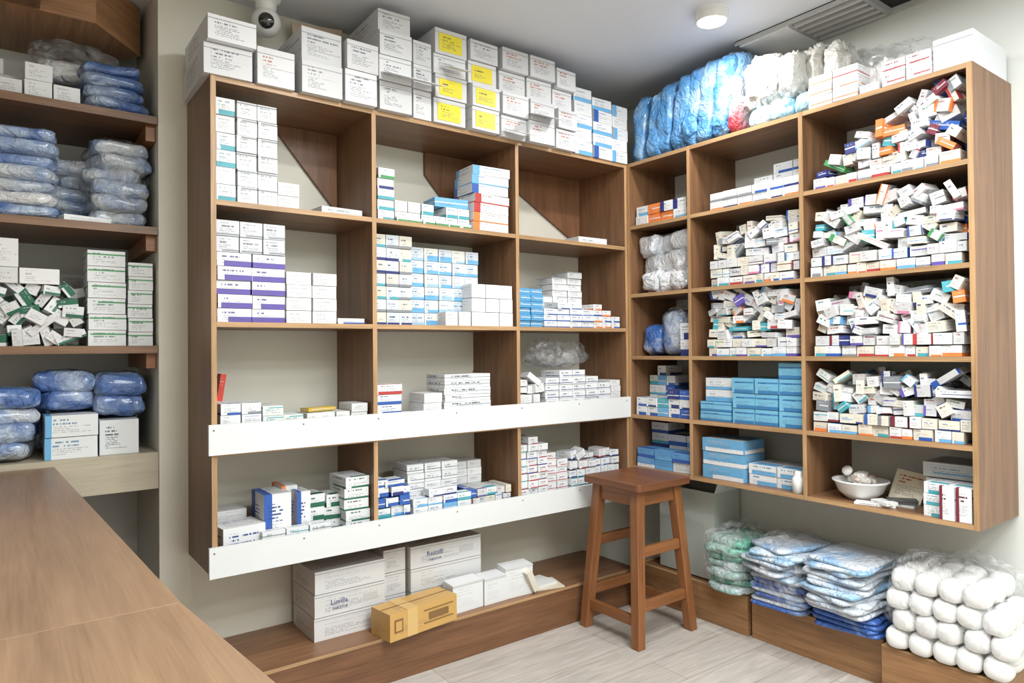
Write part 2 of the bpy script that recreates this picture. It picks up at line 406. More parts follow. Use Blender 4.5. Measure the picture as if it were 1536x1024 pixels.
# ------------------------------------------------------------ box stacks
def pick(sty):
    return sty() if callable(sty) else sty
def grid(mb,F,x0,x1,z0,rows,bh,d0,dep,sty,jit=.008,yaw=.025):
    n=len(rows); w=(x1-x0)/n
    for i,r in enumerate(rows):
        for k in range(r):
            st=pick(sty)
            mb.box(F@T((x0+w*(i+.5),d0+dep/2+U(0,jit),z0+k*bh))@RZ(U(-yaw,yaw)),(w*.955,dep,bh*.965),st)
def jumble(mb,F,x0,x1,z0,top,d0,sty,neat=1,nh=.045,dd=.14,lay=2,ang=.7,wild=.4):
    zz=z0
    for r in range(neat):
        x=x0+.004
        while x<x1-.03:
            w=U(.035,.07); w=min(w,x1-.004-x)
            hh=nh*U(.80,.98)
            mb.box(F@T((x+w/2,d0+.012+dd/2+U(0,.016),zz))@RZ(U(-.05,.05)),(w*.92,dd,hh),pick(sty)); x+=w
        zz+=nh
    for L in range(lay):
        z=zz; row=0
        while True:
            any_=False; x=x0+.02+U(0,.03)
            while x<x1-.02:
                w=U(.032,.066);h=U(.024,.044);dp=U(.07,.10)
                if z+.028<top(x):
                    any_=True
                    a=U(-ang,ang) if rnd.random()<wild+.10*row else U(-.10,.10)
                    if rnd.random()<.18: w,h=U(.022,.03),U(.05,.075)
                    elif rnd.random()<.18: w,h=U(.07,.11),U(.018,.03)
                    ext=(abs(math.cos(a))*w+abs(math.sin(a))*h)/2+.004
                    xc=min(max(x,x0+ext),x1-ext)
                    ez=(abs(math.sin(a))*w+abs(math.cos(a))*h)/2
                    zc=max(min(z+ez+U(-.004,.004),top(x)+.012-ez*.2),z0+ez)
                    mb.box(F@T((xc,d0+.015+dp/2+U(0,.032)+L*.09,zc))@RY(a)@RZ(U(-.22,.22))@RX(U(-.10,.10))@T((0,0,-h/2)),(w,dp,h),pick(sty))
                x+=w*U(.92,1.16)
            z+=.034; row+=1
            if not any_: break
def flat(col,band=0,**k): return lambda: S(acc=C[col],band=band,**k)
W=lambda: S(base=lin(*[int(U(208,226))]*3),t1=.5,t2=.4)
def mixed():
    r=rnd.random(); c=C[rnd.choice(['blue','red','green','orange','teal','purple','navy','maroon','lblue','blue','navy','grey','grey','lblue','teal','pink'])]
    if r<.06: return S(base=c,acc=WHITE,strp=.5,t1=.2,t2=.6)
    b=lin(*[int(U(190,226))]*3) if rnd.random()<.75 else C['cream']
    if r<.20: return S(base=b,acc=c,band=U(.12,.3),t1=.5)
    if r<.36: return S(base=b,acc=c,blk=U(.12,.35),t1=.5)
    if r<.5: return S(base=b,acc=c,strp=U(.2,.8),t1=.5)
    return S(base=b,acc=c,t1=.5,t2=.9)
def mixhot():
    if rnd.random()<.32:
        return S(base=C[rnd.choice(['red','maroon','navy','blue','green','orange','teal','blue'])],acc=WHITE,strp=.5,t1=.2,t2=.6)
    return mixed()
def mixlow():
    c=C[rnd.choice(['orange','red','blue','teal','purple','lblue','grey'])]
    return S(base=C['cream'] if rnd.random()<.4 else WHITE,acc=c,band=U(.15,.35),t1=.5)
def mixblue():
    c=C[rnd.choice(['blue','lblue','navy','blue','teal'])]
    if rnd.random()<.2: return S(base=c,acc=WHITE,strp=.4)
    return S(acc=c,band=U(.15,.45))
Z0,Z1,Z2,Z3=1.8265,1.4055,.9605,.5515
def B(fn,name='medicine_boxes'):
    mb=MB(); fn(mb); return mb.build(name)
def f(mb):
    grid(mb,FB,-2.012,-1.945,Z0,[6],.0605,.02,.16,lambda:S(acc=C['teal'],band=.3) if rnd.random()<.6 else W())
    grid(mb,FB,-1.943,-1.80,Z0,[6,6],.0605,.015,.16,lambda:S(acc=C['grey'],strp=.9,t2=.7))
    grid(mb,FB,-1.797,-1.715,Z0,[2],.048,.02,.14,W)
    mb.box(T((-1.54,.10,Z0))@RZ(.05),(.17,.10,.032),S(acc=C['green'],band=.2))
B(f)
def f(mb):
    grid(mb,FB,-1.40,-1.325,Z0,[5],.042,.02,.14,lambda:S(acc=C[rnd.choice(['teal','navy','green'])],band=.3))
    grid(mb,FB,-1.32,-1.20,Z0,[2,2],.045,.03,.14,W)
    grid(mb,FB,-1.195,-.955,Z0,[2,1,2,2],.045,.03,.14,flat('teal',.3))
    grid(mb,FB,-1.32,-.955,Z0,[1]*6,.02,.012,.016,flat('green',.5))
    mb.box(T((-1.03,.11,Z0+.092))@RZ(-.1),(.16,.12,.04),S(base=C['lblue'],acc=WHITE,strp=.5))
    for k in range(7):
        c=['orange','orange','red','red','blue','lblue','lblue'][k]
        mb.box(T((-.84+U(-.01,.01),.10,Z0+k*.042))@RZ(U(-.06,.06)),(.195,.15,.0405),S(acc=C[c],blk=.18,band=.12 if k%2 else 0,t2=.8))
B(f)
B(lambda mb: mb.box(T((-.20,.10,Z0))@RZ(-.03),(.19,.11,.036),S(acc=C['grey'],t2=.9)))
def f(mb):
    grid(mb,FB,-2.012,-1.77,Z1,[5,5],.049,.02,.18,lambda:S(acc=C['purple'],band=.4,t2=.9))
    grid(mb,FB,-2.012,-1.77,Z1+.246,[2,2,2],.056,.02,.17,lambda:S(base=lin(200,202,206),acc=C['grey'],strp=.1,t2=.9))
    grid(mb,FB,-1.765,-1.57,Z1,[4,4],.048,.03,.15,W)
    mb.box(T((-1.51,.08,Z1)),(.11,.09,.022),S(acc=C['blue'],band=.3))
B(f)
def f(mb):
    grid(mb,FB,-1.405,-1.225,Z1,[7,7,7],.053,.06,.12,lambda:S(base=C['cream'] if rnd.random()<.5 else lin(200,208,214),acc=rnd.choice([C['navy'],C['teal'],C['grey']]),band=.2,t2=.9))
    grid(mb,FB,-1.222,-.87,Z1,[6,6,6,6,6],.056,.09,.12,lambda:S(base=lin(200,206,212) if rnd.random()<.6 else lin(222,220,212),acc=C['lblue'] if rnd.random()<.7 else lin(150,185,210),band=U(.15,.45),t2=.9))
    grid(mb,FB,-.96,-.735,Z1,[3,3,3],.062,.012,.075,lambda:S(acc=C['navy'],t1=.2,t2=.3))
    grid(mb,FB,-1.09,-.965,Z1,[1,1],.062,.012,.07,W)
B(f)
def f(mb):
    grid(mb,FB,-.70,-.55,Z1,[6,6],.030,.02,.12,lambda:S(base=lin(85,150,195),acc=WHITE,strp=.5))
    grid(mb,FB,-.545,-.22,Z1,[3,4,4,3],.030,.02,.10,lambda:S(acc=C['blue'],band=.15))
    grid(mb,FB,-.50,-.20,Z1,[5,8,9],.032,.13,.12,lambda:S(acc=C['grey'],strp=.9,t2=.5))
    grid(mb,FB,-.215,-.03,Z1,[4,3,2],.030,.03,.10,lambda:S(acc=C[rnd.choice(['orange','blue'])],band=.25))
B(f)
def f(mb):
    grid(mb,FB,-2.00,-1.86,Z2,[4,4],.04,.02,.15,lambda:S(acc=C[rnd.choice(['grey','blue'])],band=.2))
    grid(mb,FB,-1.855,-1.70,Z2,[4,3],.036,.03,.15,lambda:S(base=lin(214,218,214),acc=C['teal'],strp=.8))
    grid(mb,FB,-1.69,-1.52,Z2,[3,3,3],.036,.03,.13,W)
    mb.box(T((-1.62,.10,Z2+.11))@RZ(.3),(.13,.05,.014),S(base=lin(190,160,60),acc=WHITE,strp=.5))
    grid(mb,FB,-1.515,-1.445,Z2,[4],.034,.03,.12,W)
    mb.box(T((-1.965,.20,Z2+.16))@RY(.15),(.02,.05,.10),S(base=lin(200,60,40),acc=WHITE))
B(f)
def f(mb):
    grid(mb,FB,-1.405,-1.29,Z2,[5],.041,.03,.13,lambda:S(acc=C[rnd.choice(['blue','red'])],band=.3,t2=1))
    grid(mb,FB,-1.285,-1.19,Z2,[2],.04,.03,.13,W)
    grid(mb,FB,-1.19,-1.10,Z2,[4],.04,.03,.13,W)
    grid(mb,FB,-1.095,-.845,Z2,[8],.0295,.03,.15,lambda:S(acc=C['grey'],strp=.5,t2=1))
B(f)
def f(mb):
    jumble(mb,FB,-.70,-.53,Z2,lambda x:Z2+.22,.02,W,neat=3,nh=.045,lay=1)
    grid(mb,FB,-.53,-.10,Z2,[6,7,7,6,5],.034,.03,.14,lambda:S(acc=C['navy'],strp=.2,t2=.8))
    grid(mb,FB,-.10,-.03,Z2,[6],.03,.03,.14,W)
B(f)
mb=MB(); mb.soft(T((-.36,.16,Z2+.245))@RZ(.2),(.44,.20,.15),P(WHITE),'clear_film',40,20,.8,.8,.035,12)
mb.soft(T((-.34,.16,Z2+.25)),(.34,.14,.10),P(WHITE),'clear_film',36,18,.8,.8,.03,15); mb.build('crumpled_plastic_bag')
def f(mb):
    grid(mb,FB,-2.0,-1.86,Z3,[4],.04,.20,.12,W)
    mb.box(T((-1.92,.11,Z3))@RZ(.1),(.15,.13,.13),S(acc=C['blue'],band=.0,t2=1))
    mb.box(T((-1.79,.14,Z3)),(.10,.15,.225),S(acc=C['blue'],blk=.3,t2=1))
    mb.box(T((-1.72,.20,Z3)),(.06,.12,.235),S(acc=C['orange'],blk=.25,t2=1))
    mb.box(T((-1.69,.12,Z3)),(.05,.10,.22),S(acc=C['blue'],blk=.3,t2=1))
    for x,h,c in((-1.635,.2,'dgreen'),(-1.565,.19,'dgreen')):
        for k in range(4): mb.box(T((x,.14,Z3+k*h/4))@RZ(U(-.1,.1)),(.066,.10,h/4-.001),S(acc=C[c],band=.35,t2=.9))
    for k in range(6): mb.box(T((-1.49+U(-.005,.005),.11,Z3+k*.043))@RZ(U(-.04,.04)),(.10,.15,.042),S(acc=C['navy'] if k<2 else C['dgreen'],band=.6 if k<2 else .15,t2=.9))
    grid(mb,FB,-1.86,-1.6,Z3,[3,3,3],.034,.02,.035,lambda:S(acc=rnd.choice([C['teal'],C['grey']]),strp=.5))
B(f)
def f(mb):
    jumble(mb,FB,-1.41,-1.25,Z3,lambda x:Z3+.24,.02,mixblue,neat=5,nh=.04,lay=1)
    grid(mb,FB,-1.25,-.965,Z3,[4,5,5,4],.034,.02,.05,mixblue)
    grid(mb,FB,-1.24,-.99,Z3,[7,7,7],.038,.09,.13,lambda:S(acc=C['grey'],strp=.3,t2=1))
    jumble(mb,FB,-.965,-.735,Z3,lambda x:Z3+.16,.02,mixed,neat=4,nh=.034,lay=1)
    grid(mb,FB,-.96,-.80,Z3,[7,7],.034,.18,.12,W)
B(f)
def f(mb):
    V=lambda:S(acc=C[rnd.choice(['teal','grey','blue','red'])],band=.12,t2=.8)
    grid(mb,FB,-.70,-.52,Z3,[9,10,9],.034,.03,.13,V,jit=.02,yaw=.06)
    grid(mb,FB,-.52,-.38,Z3,[7,6],.036,.05,.13,lambda:S(acc=C['red'],strp=.2,t2=.8))
    jumble(mb,FB,-.38,-.03,Z3,lambda x:Z3+.24,.02,V,neat=5,nh=.04,lay=1)
B(f)
ZT=2.2545
def col(mb,x0,x1,hs,sty,d0=-.02,dep=.30,lab=None):
    z=ZT
    for k,h in enumerate(hs):
        w=x1-x0; xo=U(-.006,.006); yo=U(-.018,.012); a=U(-.035,.035)
        M=T(((x0+x1)/2+xo,d0+dep/2+yo,z))@RZ(a)
        g=int(U(200,220))
        st=pick(sty); st=(lin(g,g+1,g+3),)+st[1:]
        mb.box(M,(w-.010,dep,h-.003),st)
        mb.box(M@T((0,-dep/2-.0006,h*.80)),(w-.010,.001,.002),P(lin(150,151,154)),'painted')
        if lab and lab[k%len(lab)]:
            mb.box(M@T((-w*.02,-dep/2-.0012,h*.12)),(w*.68,.0015,h*.68),S(base=lin(228,212,60),acc=lin(90,90,60),t1=.9,t2=.9))
        z+=h
OR=lambda:S(acc=C['orange'],band=0,t1=.7,t2=.9)
GB=lambda:S(acc=lin(100,105,130),t1=.8,t2=.8)
def f(mb):
    col(mb,-2.055,-1.885,[.108,.088],GB,dep=.35)
    col(mb,-1.88,-1.738,[.135],OR)
    col(mb,-1.73,-1.565,[.122,.128],GB)
    col(mb,-1.56,-1.42,[.125,.115],GB)
    col(mb,-1.415,-1.265,[.115,.10,.10,.09],GB)
    col(mb,-1.26,-1.165,[.12,.10,.10],GB)
    col(mb,-1.16,-.995,[.105,.10,.085,.11],GB,lab=[1,1,0,1])
    col(mb,-.99,-.835,[.10,.10,.10,.09],GB,lab=[1,1,1,0],d0=-.035)
    col(mb,-.825,-.67,[.10]*4,OR,d0=-.02)
    col(mb,-.665,-.51,[.10]*4,OR)
    col(mb,-.505,-.375,[.095]*4,OR)
    for k in range(5):
        mb.box(T((-.31,.13,ZT+k*.065))@RZ(U(-.04,.04)),(.115,.28,.064),S(acc=C['grey'],t2=.6) if k%2 else S(acc=C['lblue'],band=.3))
        mb.box(T((-.18,.13,ZT+k*.06))@RZ(U(-.04,.04)),(.13,.28,.059),S(acc=C['blue'],blk=.25) if k%3==0 else S(acc=C['lblue'],band=.3))
        mb.box(T((-.055,.13,ZT+k*.058))@RZ(U(-.04,.04)),(.105,.28,.057),S(acc=C['lblue'],blk=.25) if k%2==0 else W())
    mb.box(T((-1.49,.30,ZT+.0))@RY(-.12),(.22,.008,.415),P(lin(196,176,152)),'painted')
    mb.box(T((-1.20,.30,ZT+.33))@RY(-.05),(.16,.006,.08),P(lin(200,170,135)),'painted')
    for x,z,w in((-1.34,.115,.14),(-1.21,.115,.10),(-1.08,.205,.10),(-.60,.10,.14),(-.74,.0,.14)):
        mb.box(T((x,-.075,ZT+z+.012))@RX(.35),(w,.10,.002),P(lin(206,208,210)),'painted')
B(f,'cardboard_cartons')
# ------------------------------------------------------------ right unit
A0,A1,A2,A3,A4=1.9305,1.5805,1.2625,.9625,.6985
NM='medicine_cartons'
def f(mb):
    grid(mb,FR,.03,.36,A0,[2,2,2,2],.05,.03,.14,lambda:rnd.choice([S(acc=C['lblue'],band=.3),S(acc=C['navy'],blk=.3),S(base=C['orange'],acc=WHITE,strp=.5),W()]))
B(f,NM)
mb=MB()
for k in range(9): mb.soft(FR@T((.11+(k%3)*.088,.13+U(-.02,.03),A1+.092*(k//3)))@RZ(U(-.4,.4)),(.135,.17,.12),(lin(226,227,229),lin(200,206,213),(0,0,0),(0,.2,0)),wr=.022,fq=16)
mb.build('wrapped_cotton_bundles')
mb=MB()
for s,h in((.095,.16),(.225,.23)): mb.soft(FR@T((s,.15,A2)),(.135,.17,h),(lin(60,110,185),lin(205,218,235),(0,0,0),(0,.35,0)),wr=.013,fq=16)
mb.soft(FR@T((.225,.15,A2)),(.15,.21,.25),P(WHITE),'clear_film',36,18,.6,.7,.02,14)
for k in range(2): mb.box(FR@T((.345,.1,A2+k*.08)),(.07,.13,.078),S(acc=C['navy'],band=.4))
mb.build('wrapped_glove_packs')
def f(mb):
    grid(mb,FR,.03,.20,A3,[4,5,4],.05,.12,.13,mixblue); grid(mb,FR,.03,.375,A3,[2,2,2,3,3],.045,.02,.09,mixblue)
B(f,NM)
def f(mb):
    grid(mb,FR,.03,.375,A4,[2,2,2],.048,.02,.10,lambda:S(base=rnd.choice([lin(95,150,200),WHITE]),acc=rnd.choice([WHITE,C['blue'],C['lblue']]),band=.35))
    grid(mb,FR,.03,.375,A4,[4,3,3],.055,.13,.13,mixblue)
B(f,NM)
def f(mb):
    grid(mb,FR,.50,.945,A0,[2,2,2,2,2,2],.04,.02,.10,lambda:S(acc=C[rnd.choice(['blue','grey','orange','navy'])],band=.25))
    grid(mb,FR,.66,.945,A0,[3,4,4],.045,.13,.13,lambda:S(acc=C[rnd.choice(['blue','grey'])],band=.25))
B(f,NM)
def J(x0,x1,z,top,neat,nh,sty=mixed,**k):
    def f(mb):
        jumble(mb,FR,x0,x1,z,lambda x:z+nh,0,mixlow,neat=1,nh=nh,lay=0)
        jumble(mb,FR,x0,x1,z+nh,top,0,sty,neat=neat-1,nh=nh,**k)
    B(f,NM)
J(.50,.95,A1,lambda x:A1+.26+.03*math.sin(x*9),3,.04,wild=.15)
J(.48,.95,A2,lambda x:A2+.28,2,.04,wild=.3)
J(1.0,1.56,A0,lambda x:A0+.08+.20*min(1,max(0,(x-1.0)/.42)),1,.045,mixhot,wild=.5)
J(.99,1.56,A1,lambda x:A1+.26+.05*math.sin((x-1)*6),2,.042,wild=.35)
J(1.0,1.56,A2,lambda x:A2+.22+.06*min(1,(x-.98)/.3),2,.042,wild=.3)
J(.99,1.56,A3,lambda x:A3+.24,2,.042,wild=.25)
def f(mb):
    GL=lambda:S(base=lin(115,178,208),acc=lin(60,120,170),band=.22,blk=0,strp=.72,t2=.9)
    grid(mb,FR,.60,.945,A3,[3,3,4],.068,.03,.22,GL)
    grid(mb,FR,.42,.595,A3,[2],.045,.03,.18,GL); grid(mb,FR,.44,.595,A3+.09,[2],.055,.05,.15,mixblue)
B(f,'glove_boxes')
def f(mb):
    grid(mb,FR,.43,.66,A4,[3],.062,.03,.16,lambda:S(base=lin(105,165,205),acc=WHITE,band=.3,t2=.9))
    grid(mb,FR,.665,.94,A4,[2,2],.045,.05,.16,lambda:S(acc=C['lblue'],band=.4,t2=.9))
    mb.lathe(FR@T((.92,.03,A4)),[(.001,0),(.025,0),(.026,.06),(.015,.075),(.015,.09),(.001,.091)],20,P(WHITE),'white_plastic')
B(f,NM)
mb=MB(); Mb=FR@T((1.13,.12,A4))
mb.lathe(Mb,[(.001,.0),(.05,.0),(.06,.01),(.082,.03),(.096,.065),(.104,.07),(.104,.076),(.092,.074),(.076,.035),(.055,.012),(.001,.01)],40,P(WHITE),'white_plastic')
for k in range(11):
    a=U(0,6.28); r=U(0,.055); mb.soft(Mb@T((r*math.cos(a),r*math.sin(a),.05+U(0,.03))),(U(.03,.06),U(.03,.05),.03),(lin(220,216,208),lin(180,120,90),(0,0,0),(0,.3,0)),nu=14,nv=8,wr=.004)
mb.lathe(Mb@T((-.05,0,.10))@RX(.9),[(.001,0),(.02,0),(.02,.012),(.001,.012)],18,P(WHITE),'white_plastic')
mb.build('plastic_bowl')
mb=MB(); mb.box(FR@T((1.27,.17,A4+.006))@RX(-.45)@RY(.12),(.12,.004,.12),S(base=lin(220,212,190),acc=C['orange'],t1=.8,t2=1))
mb.box(FR@T((1.22,.05,A4))@RZ(.3),(.14,.05,.008),S(base=lin(220,220,218)))
mb.box(FR@T((1.25,.055,A4+.0085))@RZ(-.4),(.08,.05,.012),S(base=lin(220,220,218)))
for k in range(3): mb.box(FR@T((1.29,.11,A4+k*.009))@RZ(.3*k),(.10,.045,.008),S(base=rnd.choice([lin(120,90,60),lin(200,200,195),lin(80,80,80)])))
mb.build('paper_leaflets')
def f(mb):
    grid(mb,FR,1.40,1.56,A4,[3,3],.04,.02,.10,lambda:S(acc=C['teal'],band=.3,t2=.9))
    grid(mb,FR,1.46,1.56,A4,[1,1],.12,-.0,.018,lambda:S(acc=C['maroon'],blk=.2,t2=1))
    grid(mb,FR,1.36,1.56,A4,[1],.12,.13,.15,W); grid(mb,FR,1.35,1.56,A4+.121,[1],.055,.13,.18,lambda:S(base=lin(200,206,208),acc=C['lblue'],strp=.3))
B(f,NM)
mb=MB()
for k in range(7):
    s=.055+k*.078
    mb.soft(FR@T((s,.15,ZT+.004))@RY(.16+U(-.05,.05))@RZ(U(-.2,.2)),(.095,.27,(.34+.012*k) if k<6 else .40),(lin(82,146,204),lin(160,198,228),(0,0,0),(0,.2,0)),nu=36,nv=28,wr=.020,fq=13,e2=.42,e1=.4)
mb.soft(FR@T((.62,.12,ZT+.004))@RY(.1),(.07,.2,.18),(lin(190,60,75),lin(225,220,225),(0,0,0),(0,.6,0)),nu=24,nv=16,wr=.01)
mb.soft(FR@T((.585,.14,ZT+.15))@RY(.1),(.10,.2,.25),(lin(120,170,220),lin(225,228,232),(0,0,0),(0,.6,0)),nu=24,nv=20,wr=.015)
mb.build('diaper_packs')
mb=MB()
for k in range(3): mb.soft(FR@T((.745+k*.11,.13,ZT+.003)),(.12,.2,.10),(lin(150,198,220),lin(200,220,230),(0,0,0),(0,.3,0)),wr=.010)
for k in range(5): mb.soft(FR@T((.725+k*.075,.13 if k<3 else .225,ZT+.09))@RZ(U(-.3,.3)),(.095,.2,.23+U(-.02,.02)),(lin(222,221,216),lin(204,200,192),(0,0,0),(0,.2,0)),wr=.026,fq=19,nu=40,nv=28)
for k in range(2): mb.soft(FR@T((.97+k*.06,.24,ZT+.003)),(.09,.16,.10),(lin(200,208,212),lin(206,202,192),(0,0,0),(0,.2,0)),wr=.012)
mb.build('cotton_wool_packs')
mb=MB()
for k in range(4): mb.soft(FR@T((1.15+k*.065,.25,ZT+.006)),(.10,.14,.18),(lin(226,224,222),lin(216,186,178),(0,0,0),(0,.05,0)),wr=.014,fq=20)
mb.soft(FR@T((1.245,.25,ZT+.003)),(.34,.18,.25),P(WHITE),'clear_film',44,22,.7,.7,.025,14)
mb.build('clear_plastic_bag')
B(lambda mb: (grid(mb,FR,1.0,1.20,ZT+.002,[3,3],.042,.0,.10,lambda:S(acc=C[rnd.choice(['orange','red','grey'])],strp=.3)), grid(mb,FR,1.205,1.28,ZT+.002,[1],.03,.0,.1,W)),NM)
B(lambda mb: (grid(mb,FR,1.29,1.455,ZT+.002,[2,2],.045,.0,.13,lambda:S(acc=C['red'],strp=.3,t2=.8)), mb.box(FR@T((1.52,.17,ZT+.002)),(.125,.30,.115),S(base=lin(210,213,217),t1=.1,t2=.1)), mb.box(FR@T((1.52,.0195,ZT+.095)),(.125,.001,.002),P(lin(160,160,164)),'painted')),'storage_cartons')

# ------------------------------------------------------------ under back unit
mb=MB(); BL=P(lin(60,72,130)); ZP=.1825
def carton(x0,x1,z,h,txt=None,d0=.09,dep=.26,a=0):
    w=x1-x0; M=T(((x0+x1)/2,d0+dep/2,z))@RZ(a)
    mb.box(M,(w-.004,dep,h-.003),S(base=lin(212,212,212),acc=C['navy'],t1=.6,t2=.15))
    mb.box(M@T((0,-dep/2-.0006,h*.86)),(w-.006,.001,.0018),P(lin(150,150,152)),'painted')
    if txt:
        mb.text(M@T((-w*.28,-dep/2-.002,h*.45))@RX(math.pi/2),txt,.028,BL)
        mb.text(M@T((-w*.26,-dep/2-.002,h*.22))@RX(math.pi/2),'TABLETS IP',.013,BL)
        mb.box(M@T((w*.28,-dep/2-.001,h*.3)),(w*.2,.001,h*.3),P(lin(196,196,195)),'painted')
for k in range(3):
    carton(-1.645,-1.345,ZP+k*.09,.09,'Luvilla' if k==1 else None,a=.01*(k-1),dep=.24)
    carton(-1.335,-1.23,ZP+k*.096,.096,None,d0=.13,dep=.21)
    carton(-1.22,-.86,ZP+k*.096,.096,'Restafil' if k!=1 else None,a=-.004*k,d0=.105,dep=.235)
mb.build('shipping_cartons')
mb=MB(); M=T((-1.26,-.005,ZP))@RZ(.13); tan=lin(196,156,92)
mb.box(M,(.33,.13,.105),(tan,lin(150,110,60),(0,0,0),(.4,.5,0)))
mb.box(M@T((-.06,-.0655,.0)),(.05,.0015,.1055),P(lin(206,172,112)),'painted'); mb.box(M@T((-.06,0,.1055)),(.05,.131,.001),P(lin(206,172,112)),'painted')
mb.box(M@T((0,0,.1062)),(.328,.004,.0006),P(lin(120,85,50)),'painted')
for z,w,h in((.078,.15,.004),(.028,.15,.004),(.04,.10,.028)): mb.box(M@T((.07,-.0665,z)),(w,.001,h),P(lin(128,96,56)),'painted')
mb.box(M@T((-.125,-.0665,.03)),(.04,.001,.05),P(lin(128,96,56)),'painted'); mb.box(M@T((-.125,-.067,.036)),(.028,.001,.036),P(tan),'painted')
mb.build('cardboard_box')
mb=MB()
for x,w,h,a in((-1.0,.16,.12,.05),(-.855,.12,.115,.02),(-.72,.15,.135,-.05)):
    M=T((x,.04,ZP))@RZ(a)
    mb.box(M,(w,.075,h),S(t1=.2,t2=.2))
    mb.box(M@T((0,-.040,h))@RX(math.radians(195)),(w,.002,.08),P(lin(214,216,217)),'painted')
    mb.box(M@T((0,.0,h+.001))@RX(.08),(w*.98,.075,.002),P(WHITE),'painted')
mb.box(T((-.56,.06,ZP))@RZ(-.25),(.20,.14,.006),P(lin(210,202,184)),'painted'); mb.box(T((-.57,.07,ZP+.0065))@RZ(.1),(.16,.12,.012),P(lin(218,218,216)),'painted')
mb.box(T((-.64,.05,ZP+.02))@RY(-.5)@RX(.1),(.03,.14,.11),P(lin(216,210,196)),'painted')
mb.build('open_cartons')
# ------------------------------------------------------------ right bench contents
ZB=.180
mb=MB()
M=FR@T((.245,.24,ZB)); hw=.17; bc=lin(182,189,182)
for (c,d) in((-.10,-.094),(.094,.10)): mb.box(M@T((0,(c+d)/2,0)),(2*hw,.006,.42),P(bc),'painted')
for x in(-hw+.003,hw-.003): mb.box(M@T((x,0,0)),(.006,.186,.42),P(bc),'painted')
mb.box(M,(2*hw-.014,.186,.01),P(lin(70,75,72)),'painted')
mb.box(M@T((0,0,.30)),(2*hw-.014,.184,.01),P(lin(38,42,40)),'painted')  # near-black sheet painting the shade inside the open box
mb.box(M@T((hw,-.0,.42))@RY(.35),(.003,.19,.06),P(lin(210,214,208)),'painted')
mb.box(M@T((0,.097,.42)),(2*hw,.003,.05),P(bc),'painted')
mb.build('open_storage_box')
mb=MB()
for k in range(7): mb.soft(FR@T((.54+U(-.012,.012),.16+U(-.02,.02),ZB+k*.034))@RZ(U(-.25,.25)),(.215,.27,.05),rnd.choice([(lin(95,172,148),lin(190,212,206),(0,0,0),(0,.35,0)),(lin(95,172,148),lin(190,212,206),(0,0,0),(0,.2,0)),(lin(196,208,212),lin(120,180,165),(0,0,0),(0,.35,0))]),wr=.020,fq=11,nu=40)
mb.soft(FR@T((.535,.16,ZB)),(.23,.31,.30),P(WHITE),'clear_film',48,24,.5,.6,.025,12)
mb.build('surgical_cap_packs')
mb=MB()
def flatpack(s,d,z,w,l,a,cols,tilt=0):
    mb.soft(FR@T((s,d,z))@RZ(a)@RX(tilt)@RY(U(-.05,.05)),(w,l,.026),rnd.choice(cols),wr=.010,fq=8,nu=44,nv=8,e1=.22,e2=.5)
wb=(lin(212,219,228),lin(150,186,222),(0,0,0),(0,.25,0)); bw=(lin(60,104,184),lin(185,205,230),(0,0,0),(0,.15,0)); lb=(lin(145,188,222),lin(216,226,233),(0,0,0),(0,.4,0))
for k in range(7): flatpack(.80+U(-.01,.01),.17,ZB+k*.02,.25,.30,U(-.15,.15),[bw,bw,wb])
for k in range(7): flatpack(.80+U(-.02,.02),.14+U(-.03,.02),ZB+.14+k*.019,.24,.28,U(-.4,.4),[wb,lb],.06)
for k in range(4): flatpack(1.08+U(-.01,.01),.17,ZB+k*.02,.27,.30,U(-.1,.1),[bw])
for k in range(11): flatpack(1.08+U(-.015,.015),.13+U(-.03,.02),ZB+.085+k*.018,.25,.29,U(-.35,.35),[wb,lb,wb],.05)
mb.soft(FR@T((.80,.17,ZB)),(.27,.33,.31),P(WHITE),'clear_film',48,24,.5,.6,.02,10)
mb.build('surgical_gown_packs')
mb=MB()
for l in range(4):
    for i in range(5):
        for j in range(3):
            x=1.295+i*.078+(.02 if l%2 else 0)
            if l==3 and i==4: continue
            mb.soft(FR@T((x+U(-.006,.006),.07+j*.10,ZB+l*.074))@RZ(U(-.15,.15)),(.082,.10,.08),(lin(232,232,230),lin(224,224,221),(0,0,0),(0,.1,0)),nu=20,nv=12,e1=.65,e2=.7,wr=.002,fq=20,mt='painted')
mb.soft(FR@T((1.455,.165,ZB)),(.43,.34,.37),P(WHITE),'clear_film',60,30,.5,.6,.03,11)
mb.build('gauze_roll_bag')

# ------------------------------------------------------------ alcove contents
L0,L1,L2,L3=2.1865,1.7705,1.3275,.9305
BLP=(lin(78,112,172),lin(180,196,218),(0,0,0),(0,.35,0)); GWP=(lin(198,204,210),lin(130,155,194),(0,0,0),(0,.3,0)); WHP=(lin(218,219,220),lin(192,200,212),(0,0,0),(0,.1,0))
FA=T((0,.37,0)); NA='supply_boxes'
B(lambda mb:(grid(mb,FA,-2.80,-2.55,L0,[1,2,1],.055,.02,.12,W),grid(mb,FA,-2.545,-2.38,L0,[2,1],.06,.01,.13,lambda:S(acc=C['grey'],t2=.4)),grid(mb,FA,-2.70,-2.50,L0,[3,2],.055,.16,.12,W)),NA)
def pk(mb,x,z,n,w,hh,cols,y=.54,d=.28,a=.15):
    for k in range(n): mb.soft(T((x+U(-.008,.008),y+U(-.02,.02),z+k*hh))@RZ(U(-a,a)),(w,d,hh*1.3),rnd.choice(cols),wr=.020,fq=12,nu=44,nv=14,e1=.35)
mb=MB(); pk(mb,-2.27,L0,4,.21,.045,[BLP]); mb.soft(T((-2.38,.60,L0+.19)),(.30,.20,.09),P(WHITE),'clear_film',40,18,.6,.7,.02,14); mb.soft(T((-2.38,.62,L0+.12)),(.26,.20,.09),WHP,wr=.012)
mb.build('wrapped_gown_packs')
